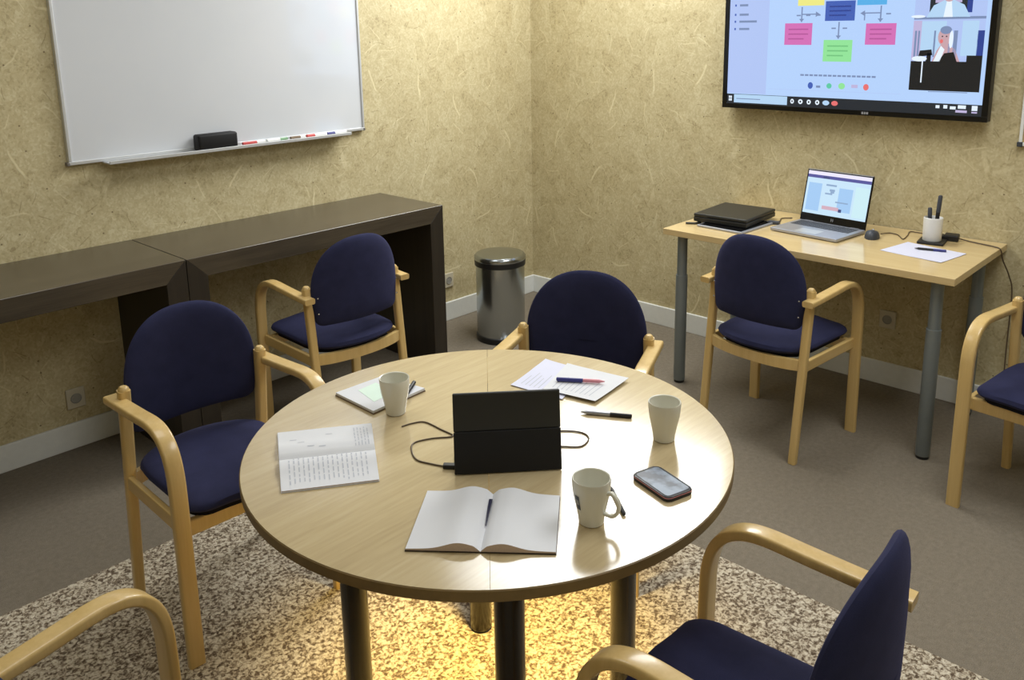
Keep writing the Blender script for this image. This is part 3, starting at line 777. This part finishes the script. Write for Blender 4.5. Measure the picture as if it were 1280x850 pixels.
# loose sheets at the back
mkp = [(.12 + .0 * i, .12 + .5 * (.6 + .4 * ((i * 37 % 10) / 10)), .12 + i * .085, .135 + i * .085, 1) for i in range(9)]
sheet('paper_sheet', [(-2.366, -2.079), (-2.177, -2.032), (-2.165, -2.165), (-2.345, -2.235)], TT, .0009, M['paper_cool'], 'loose white sheet partly under another at the back of the round table', 'paper', .003, mkp)
sheet('paper_sheet', [(-2.338, -2.165), (-2.170, -2.105), (-2.141, -2.288), (-2.308, -2.309)], TT + .0055, .0009, M['paper'], 'loose white sheet with a blue and pink pen on it', 'paper', .002, mkp)
pen((-2.245, -2.212, TT + .0085), math.radians(124), .125, M['pink_pen'], M['blue_pen'], 'blue and pink pen lying on the loose sheets', .55)
o = bpy.data.objects['pen.002'] if 'pen.002' in bpy.data.objects else None
pen((-2.343, -2.369, TT), math.radians(-60), .122, M['silver'], M['black_plastic'], 'silver pen with a black cap lying between loose sheets and right mug', .42)
pen((-2.625, -2.612, TT), math.radians(-128), .105, M['black_plastic'], M['black_plastic'], 'slim black pen lying behind the handle of the front mug', .5, .0038)

# mugs
def mug(x, y, hang, label, logo=False):
    t = thing('mug', label, 'mug', (x, y, TT), 0, 'white mugs on the round table')
    prof = [(0, 0), (.0215, 0), (.0235, .002), (.0245, .012), (.0285, .032), (.0335, .054), (.0355, .070), (.0362, .084), (.0355, .0865), (.0335, .0855), (.0332, .07), (.031, .052), (.026, .03), (.021, .008), (0, .006)]
    b = NB(); lathe(b, prof, 48); t.scale = (1, 1, 1.05); link('body', b, M['ceramic'], t, smooth=True)
    b = NB(); d = Vector((math.cos(hang), math.sin(hang), 0))
    pts = smooth_path([d * .0345 + Vector((0, 0, .066)), d * .045 + Vector((0, 0, .067)), d * .056 + Vector((0, 0, .055)), d * .056 + Vector((0, 0, .038)), d * .046 + Vector((0, 0, .026)), d * .0280 + Vector((0, 0, .025))], 6)
    sweep(b, pts, rrect(.010, .0065, .003), up=Vector((-d.y, d.x, 0))); link('handle', b, M['ceramic'], t, smooth=True)
    if logo:
        b = NB(); la = math.radians(168)
        for (r0, z0, z1, w, mi) in ((.0, .034, .062, .34, 0),):
            for i in range(6):
                a0 = la - w / 2 + w * i / 6; a1 = la - w / 2 + w * (i + 1) / 6
                def pt(a, z): 
                    rr_ = .0285 + (z - .032) / .022 * .005 if z < .054 else .0335 + (z - .054) / .016 * .002
                    rr_ += .0006; return (rr_ * math.cos(a), rr_ * math.sin(a), z)
                zs = [z0, (z0 + .054) / 2, .054, z1]
                for za, zb in zip(zs[:-1], zs[1:]): quad(b, [pt(a0, za), pt(a1, za), pt(a1, zb), pt(a0, zb)], 0 if i in (0, 5) or za == z0 or zb == z1 else 1)
        link('printed_emblem', b, [M['keys'], M['outlet_dark']], t)
    return t
mug(-2.713, -2.619, math.radians(-82), 'white mug with handle and dark printed emblem beside the open notebook', True)
mug(-2.350, -2.536, math.radians(35), 'plain white mug standing near the right rim, behind the phone')
mug(-2.664, -1.982, math.radians(50), 'plain white mug in front of the notepad, left of the black tablet')

# phone
t = thing('phone', 'black smartphone lying face up near the right rim of the round table', 'phone', (-2.519, -2.645, TT), math.radians(-106))
# local x along length
b = NB(); prism(b, rrect(.112, .068, .011, 5), 0, .0105, 0, .002); link('body', b, M['black_plastic'], t, smooth=True)
b = NB(); prism(b, rrect(.1125, .0685, .011, 5), .0068, .0085, 0, .0004); link('metal_band', b, M['pink_pen'], t)
b = NB(); prism(b, rrect(.100, .058, .007, 4), .0104, .0110, 0); 
k = NT('phone_glass'); v = k.coord(); f = k.noise(v, 28, 3)
k.l(k.ramp(f, [(.4, srgb(44, 52, 66)), (.6, srgb(120, 134, 152))]), k.b.inputs['Base Color']); k.b.inputs['Roughness'].default_value = .38; k.b.inputs['Specular IOR Level'].default_value = .3  # grey-blue mottling paints a reflection into the dark glass
link('screen', b, k.m, t)

# tablet in a black folio, standing, seen from behind
A, B = Vector((-2.768, -2.305, 0)), Vector((-2.604, -2.453, 0))
mid = (A + B) / 2; ang = math.atan2((B - A).y, (B - A).x)
t = thing('standing_tablet', 'black tablet in a folio cover standing upright, seen from behind', 'tablet', (mid.x, mid.y, TT), ang)
w = (B - A).length / 2 + .001
# local y points away from the camera
lean = math.atan2(.030, .155)
hl = .165
mt = Matrix.Rotation(-lean, 4, 'X')
b = NB(); box(b, -w, w, -.001, .007, .088, hl + .004, .003, mat=mt); link('folio_cover', b, M['black_case'], t)
b = NB(); box(b, -w, w, -.0035, .0005, .001, .089, .0018, mat=mt); link('folio_flap', b, M['black_soft'], t)
b = NB(); box(b, -w + .004, w - .004, .0072, .014, .012, hl, .003, mat=mt); sl = link('slab', b, M['black_plastic'], t)
b = NB(); box(b, -w + .012, w - .012, .0138, .0146, .02, hl - .008, mat=mt); link('screen', b, M['dark_gloss'], sl)
b = NB(); box(b, -w, w, .006, .085, 0, .004, .0015); box(b, -w, w, .012, .020, .003, .013, .002); link('folio_base', b, M['black_soft'], t)
def flat_cable(name, pts, label, plug=None, r=.0017):
    c = Vector(pts[0]); t = thing(name, label, 'cable', (c.x, c.y, TT))
    P_ = [Vector((p[0] - c.x, p[1] - c.y, r if len(p) < 3 else p[2])) for p in pts]
    b = NB(); sweep(b, smooth_path(P_, 8), circ(r, 8)); link('cord', b, M['cable'], t, smooth=True)
    if plug:
        p, a, s = plug
        b = NB(); box(b, -s[0] / 2, s[0] / 2, -s[1] / 2, s[1] / 2, 0, s[2], .002, mat=Matrix.Translation((p[0] - c.x, p[1] - c.y, 0)) @ Matrix.Rotation(a, 4, 'Z')); link('connector', b, M['black_plastic'], t)
flat_cable('charging_cable', [(-2.703, -2.052), (-2.675, -2.058), (-2.652, -2.075), (-2.652, -2.13), (-2.656, -2.176), (-2.695, -2.149), (-2.735, -2.135), (-2.762, -2.158), (-2.781, -2.198), (-2.772, -2.235), (-2.761, -2.262)], 'thin dark cable looping on the table left of the standing tablet', ((-2.755, -2.274), -.9, (.028, .014, .009)))
flat_cable('charging_cable', [(-2.560, -2.292), (-2.50, -2.322), (-2.465, -2.352), (-2.449, -2.385), (-2.462, -2.412), (-2.500, -2.422), (-2.526, -2.395), (-2.545, -2.368)], 'thin dark cable loop peeking out right of the standing tablet')

# ------------------------------------------------------------------ armchairs
def pillow(outline, center, thick, place, rings=(1.0, .985, .95, .88, .75, .5, .25), exp=2.6, flat=0.35):
    """rounded cushion: outline in 2D, thickness shrinking to the rim; place(u, w, h) -> 3D, h in -1..1 times thickness"""
    b = NB(); n = len(outline); cu, cw = center
    def ring(s, sign):
        tt = (1 - s ** exp) ** .5 if s < 1 else 0
        return [b.verts.new(place(cu + (u - cu) * s, cw + (w - cw) * s, sign * thick / 2 * (flat * (1 if s < .99 else 0) * 0 + tt))) for u, w in outline]
    rim = ring(1.0, 1); last = {1: rim, -1: rim}
    for s in rings[1:]:
        for sg in (1, -1):
            r1 = ring(s, sg); r0 = last[sg]
            for i in range(n): b.faces.new((r0[i], r0[(i + 1) % n], r1[(i + 1) % n], r1[i]))
            last[sg] = r1
    for sg in (1, -1): b.faces.new(last[sg])
    return b

def back_outline():
    pts = []; U, z0, zs, zt_ = .201, .515, .640, .857
    for i in range(33):
        a = PI * i / 32
        pts.append((U * math.copysign(abs(math.cos(a)) ** .84, math.cos(a)), zs + (zt_ - zs) * math.sin(a) ** .90))
    # left side down, rounded lower corners, flat bottom
    for i in range(1, 6): pts.append((-U + .008 * (i / 5) ** 2, zs - (zs - z0 - .036) * i / 5))
    for i in range(1, 8):
        a = PI + PI / 2 * i / 7; pts.append((-U + .008 + .036 + .036 * math.cos(a), z0 + .036 + .036 * math.sin(a)))
    for i in range(1, 6): pts.append((-U + .044 + 2 * (U - .044) * i / 6, z0))
    for i in range(0, 7):
        a = 1.5 * PI + PI / 2 * i / 7; pts.append((U - .044 + .036 * math.cos(a), z0 + .036 + .036 * math.sin(a)))
    for i in range(0, 5): pts.append((U - .008 * (1 - i / 5) ** 2, z0 + .036 + (zs - z0 - .036) * i / 5))
    return pts
def back_mid(u, z):   # where the shell runs: leans back going up, wraps forward at the sides
    return -.206 - .01 * (z - .60) + 1.05 * u * u
def seat_outline():
    pts = []
    def arc(cx, cy, rx, ry, a0, a1, n):
        for i in range(n + 1):
            a = math.radians(a0 + (a1 - a0) * i / n); pts.append((cx + rx * math.cos(a), cy + ry * math.sin(a)))
    arc(.145, .155, .056, .062, -5, 82, 7)
    for x in (.1, .05, 0, -.05, -.1): pts.append((x, .2275 - .9 * x * x))
    arc(-.145, .155, .056, .062, 98, 185, 7)
    for y in (.08, 0, -.06): pts.append((-.2, y))
    for i in range(17):
        a = PI + PI * i / 16
        pts.append((.196 * math.cos(a), -.10 +   .128 * math.sin(a) * abs(math.sin(a)) ** -.15 if i not in (0, 16) else -.10))
    for y in (-.06, 0, .08): pts.append((.2, y))
    return pts

def make_chair():
    t = thing('armchair', '', 'chair')
    # backrest: navy pad in front of a navy rear shell
    bo = back_outline()
    b = pillow(bo, (0, .665), .044, lambda u, z, h: (u, back_mid(u, z) + h + .004, z), exp=6.0)
    bk = link('backrest', b, M['navy'], t, smooth=True)
    for s in (-1, 1):
        for z in (.572, .635):
            b = NB(); lathe(b, [(0, 0), (.0032, 0), (.0032, .0015), (.002, .0025), (0, .0025)], 12, mat=Matrix.Translation((s * .186, back_mid(.186, z) - .0165, z)) @ Matrix.Rotation(PI / 2, 4, 'X'))
            link('screw', b, M['chrome'], bk, smooth=True)
    so = seat_outline()
    b = pillow(so, (0, 0), .050, lambda u, v, h: (u, v, .428 + h + .008 * (1 - (u / .2) ** 2) * (1 if h > 0 else 0)), exp=5.0)
    st = link('seat', b, M['navy'], t, smooth=True)
    b = NB(); prism(b, [(u * .90, v * .90) for u, v in so], .3985, .4115); link('seat_base', b, M['black_cloth'], st)
    # bent arm and front leg in one lamination per side
    path = [(.205, 0), (.204, .18), (.203, .36), (.202, .48), (.198, .545), (.184, .592), (.158, .625), (.122, .643), (.075, .648), (0, .643), (-.08, .638), (-.15, .634), (-.196, .632)]
    for s in (-1, 1):
        P = smooth_path([(s * .2255, v, z) for v, z in path], 5)
        b = NB(); sweep(b, P, rrect(.043, .023, .006), up=(1, 0, 0))
        flat_foot(b); link('armrest_leg', b, M['beech'], t, smooth=True)
        # rear post
        P = [(s * .208, -.208 + .066 * k / 12, .668 * k / 12) for k in range(13)]
        def sec(f): 
            return rrect(.033 - .004 * (1 - f), .030, .008)
        b = NB(); sweep(b, P, sec, up=(1, 0, 0))
        lathe(b, [(.0155, 0), (.0145, .008), (.009, .0135), (0, .0145)], 16, (s * .208, -.142, .666))
        flat_foot(b); link('rear_leg', b, M['beech'], t, smooth=True)
        b = NB(); box(b, s * .212 - .009, s * .212 + .009, -.165, .196, .360, .402, .004); link('side_rail', b, M['beech_arm'], t)
    P = smooth_path([(-.205, -.165, .383), (-.15, -.188, .383), (-.08, -.203, .383), (0, -.208, .383), (.08, -.203, .383), (.15, -.188, .383), (.205, -.165, .383)], 5)
    b = NB(); sweep(b, P, [(-.021, -.009), (.021, -.009), (.021, .009), (-.021, .009)], up=(0, 0, 1)); link('rear_rail', b, M['beech'], t, smooth=True)
    b = NB(); box(b, -.208, .208, .168, .188, .356, .400, .004); link('front_rail', b, M['beech'], t)
    return t

def copy_tree(o, parent=None):
    c = o.copy(); COL.objects.link(c); c.parent = parent
    for ch in o.children: copy_tree(ch, c)
    return c

CHAIRS = [
    (-.7448, -2.0174, -.0809, 0, 'blue armchair facing the small desk, its back turned to the room'),
    (-1.9058, -.6184, 1.5401, 0, 'blue armchair facing the dark console tables behind the round table'),
    (-2.7879, -1.3351, -1.5923, RZ, 'blue armchair left of the round table, facing the exercise book side'),
    (-1.9237, -1.9232, -2.6979, RZ, 'blue armchair tucked in at the far side of the round table, by the loose sheets'),
    (-.6926, -2.9934, -3.2483, 0, 'blue armchair cut by the right edge of the photo, beside the small desk'),
    (-2.638, -2.918, 1.635, RZ, 'blue armchair at the front right of the round table, close to the camera'),
    (-3.448, -2.297, .16, RZ, 'blue armchair in the bottom left corner, mostly only its curved arm in view'),
]
proto = make_chair()
for i, (x, y, a, z, lab) in enumerate(CHAIRS):
    o = proto if i == 0 else copy_tree(proto)
    o.location = (x, y, z); o.rotation_euler = (0, 0, a - PI / 2)
    o['label'] = lab; o['category'] = 'chair'; o['group'] = 'blue armchairs with beech frames'

# ------------------------------------------------------------------ light
def area(name, loc, sx, sy, power, col=(.95, .98, 1), rot=(0, 0, 0)):
    l = bpy.data.lights.new(name, 'AREA'); l.shape = 'RECTANGLE'; l.size = sx; l.size_y = sy; l.energy = power; l.color = col
    o = bpy.data.objects.new(name, l); COL.objects.link(o); o.location = loc; o.rotation_euler = rot; return o
area('ceiling_panel_light', (-.66, -1.0, 2.585), 1.2, 1.0, 40)
area('wall_panel_light', (-.06, -.82, 2.30), .62, 1.15, 18, rot=(0, math.radians(66), 0)).data.spread = math.radians(125)
area('ceiling_panel_light', (-1.4, -3.1, 2.585), 1.15, 1.05, 30)
area('ceiling_panel_light', (-2.9, -1.2, 2.585), 1.2, .9, 11)
area('ceiling_panel_light', (-3.9, -4.4, 2.585), 1.15, 1.05, 13)
l = bpy.data.lights.new('under_table_lamp', 'SPOT'); l.energy = 60; l.color = (1, .70, .20); l.spot_size = math.radians(104); l.spot_blend = 1.0; l.shadow_soft_size = .04
o = bpy.data.objects.new('under_table_lamp', l); COL.objects.link(o); o.location = (-2.46, -2.10, .69)

w_ = bpy.data.worlds.new('World'); SC.world = w_; w_.use_nodes = True
w_.node_tree.nodes['Background'].inputs[0].default_value = (1, .97, .9, 1); w_.node_tree.nodes['Background'].inputs[1].default_value = .05

# ------------------------------------------------------------------ camera
yaw, pitch, roll = .7649, -.215, -.0171
cyw, syw, cp, sp = math.cos(yaw), math.sin(yaw), math.cos(pitch), math.sin(pitch)
F = Vector((cyw * cp, syw * cp, sp)); Rr = Vector((syw, -cyw, 0)); U = Rr.cross(F)
R2 = math.cos(roll) * Rr + math.sin(roll) * U; U2 = -math.sin(roll) * Rr + math.cos(roll) * U
cam = bpy.data.cameras.new('camera'); co = bpy.data.objects.new('camera', cam); COL.objects.link(co)
mw = Matrix((R2, U2, -F)).transposed().to_4x4(); mw.translation = Vector((-3.8488, -3.5178, 1.6481)); co.matrix_world = mw
cam.sensor_fit = 'HORIZONTAL'; cam.sensor_width = 36; cam.lens = 1074.2122 / 1280 * 36
cam.shift_x = 0; cam.shift_y = -(425 - 265.2118) / 1280
cam.clip_start = .02
SC.camera = co
vs_ = SC.view_settings
vs_.view_transform = 'Standard'; vs_.look = 'None'; vs_.exposure = 0.08; vs_.gamma = 1; vs_.use_curve_mapping = False
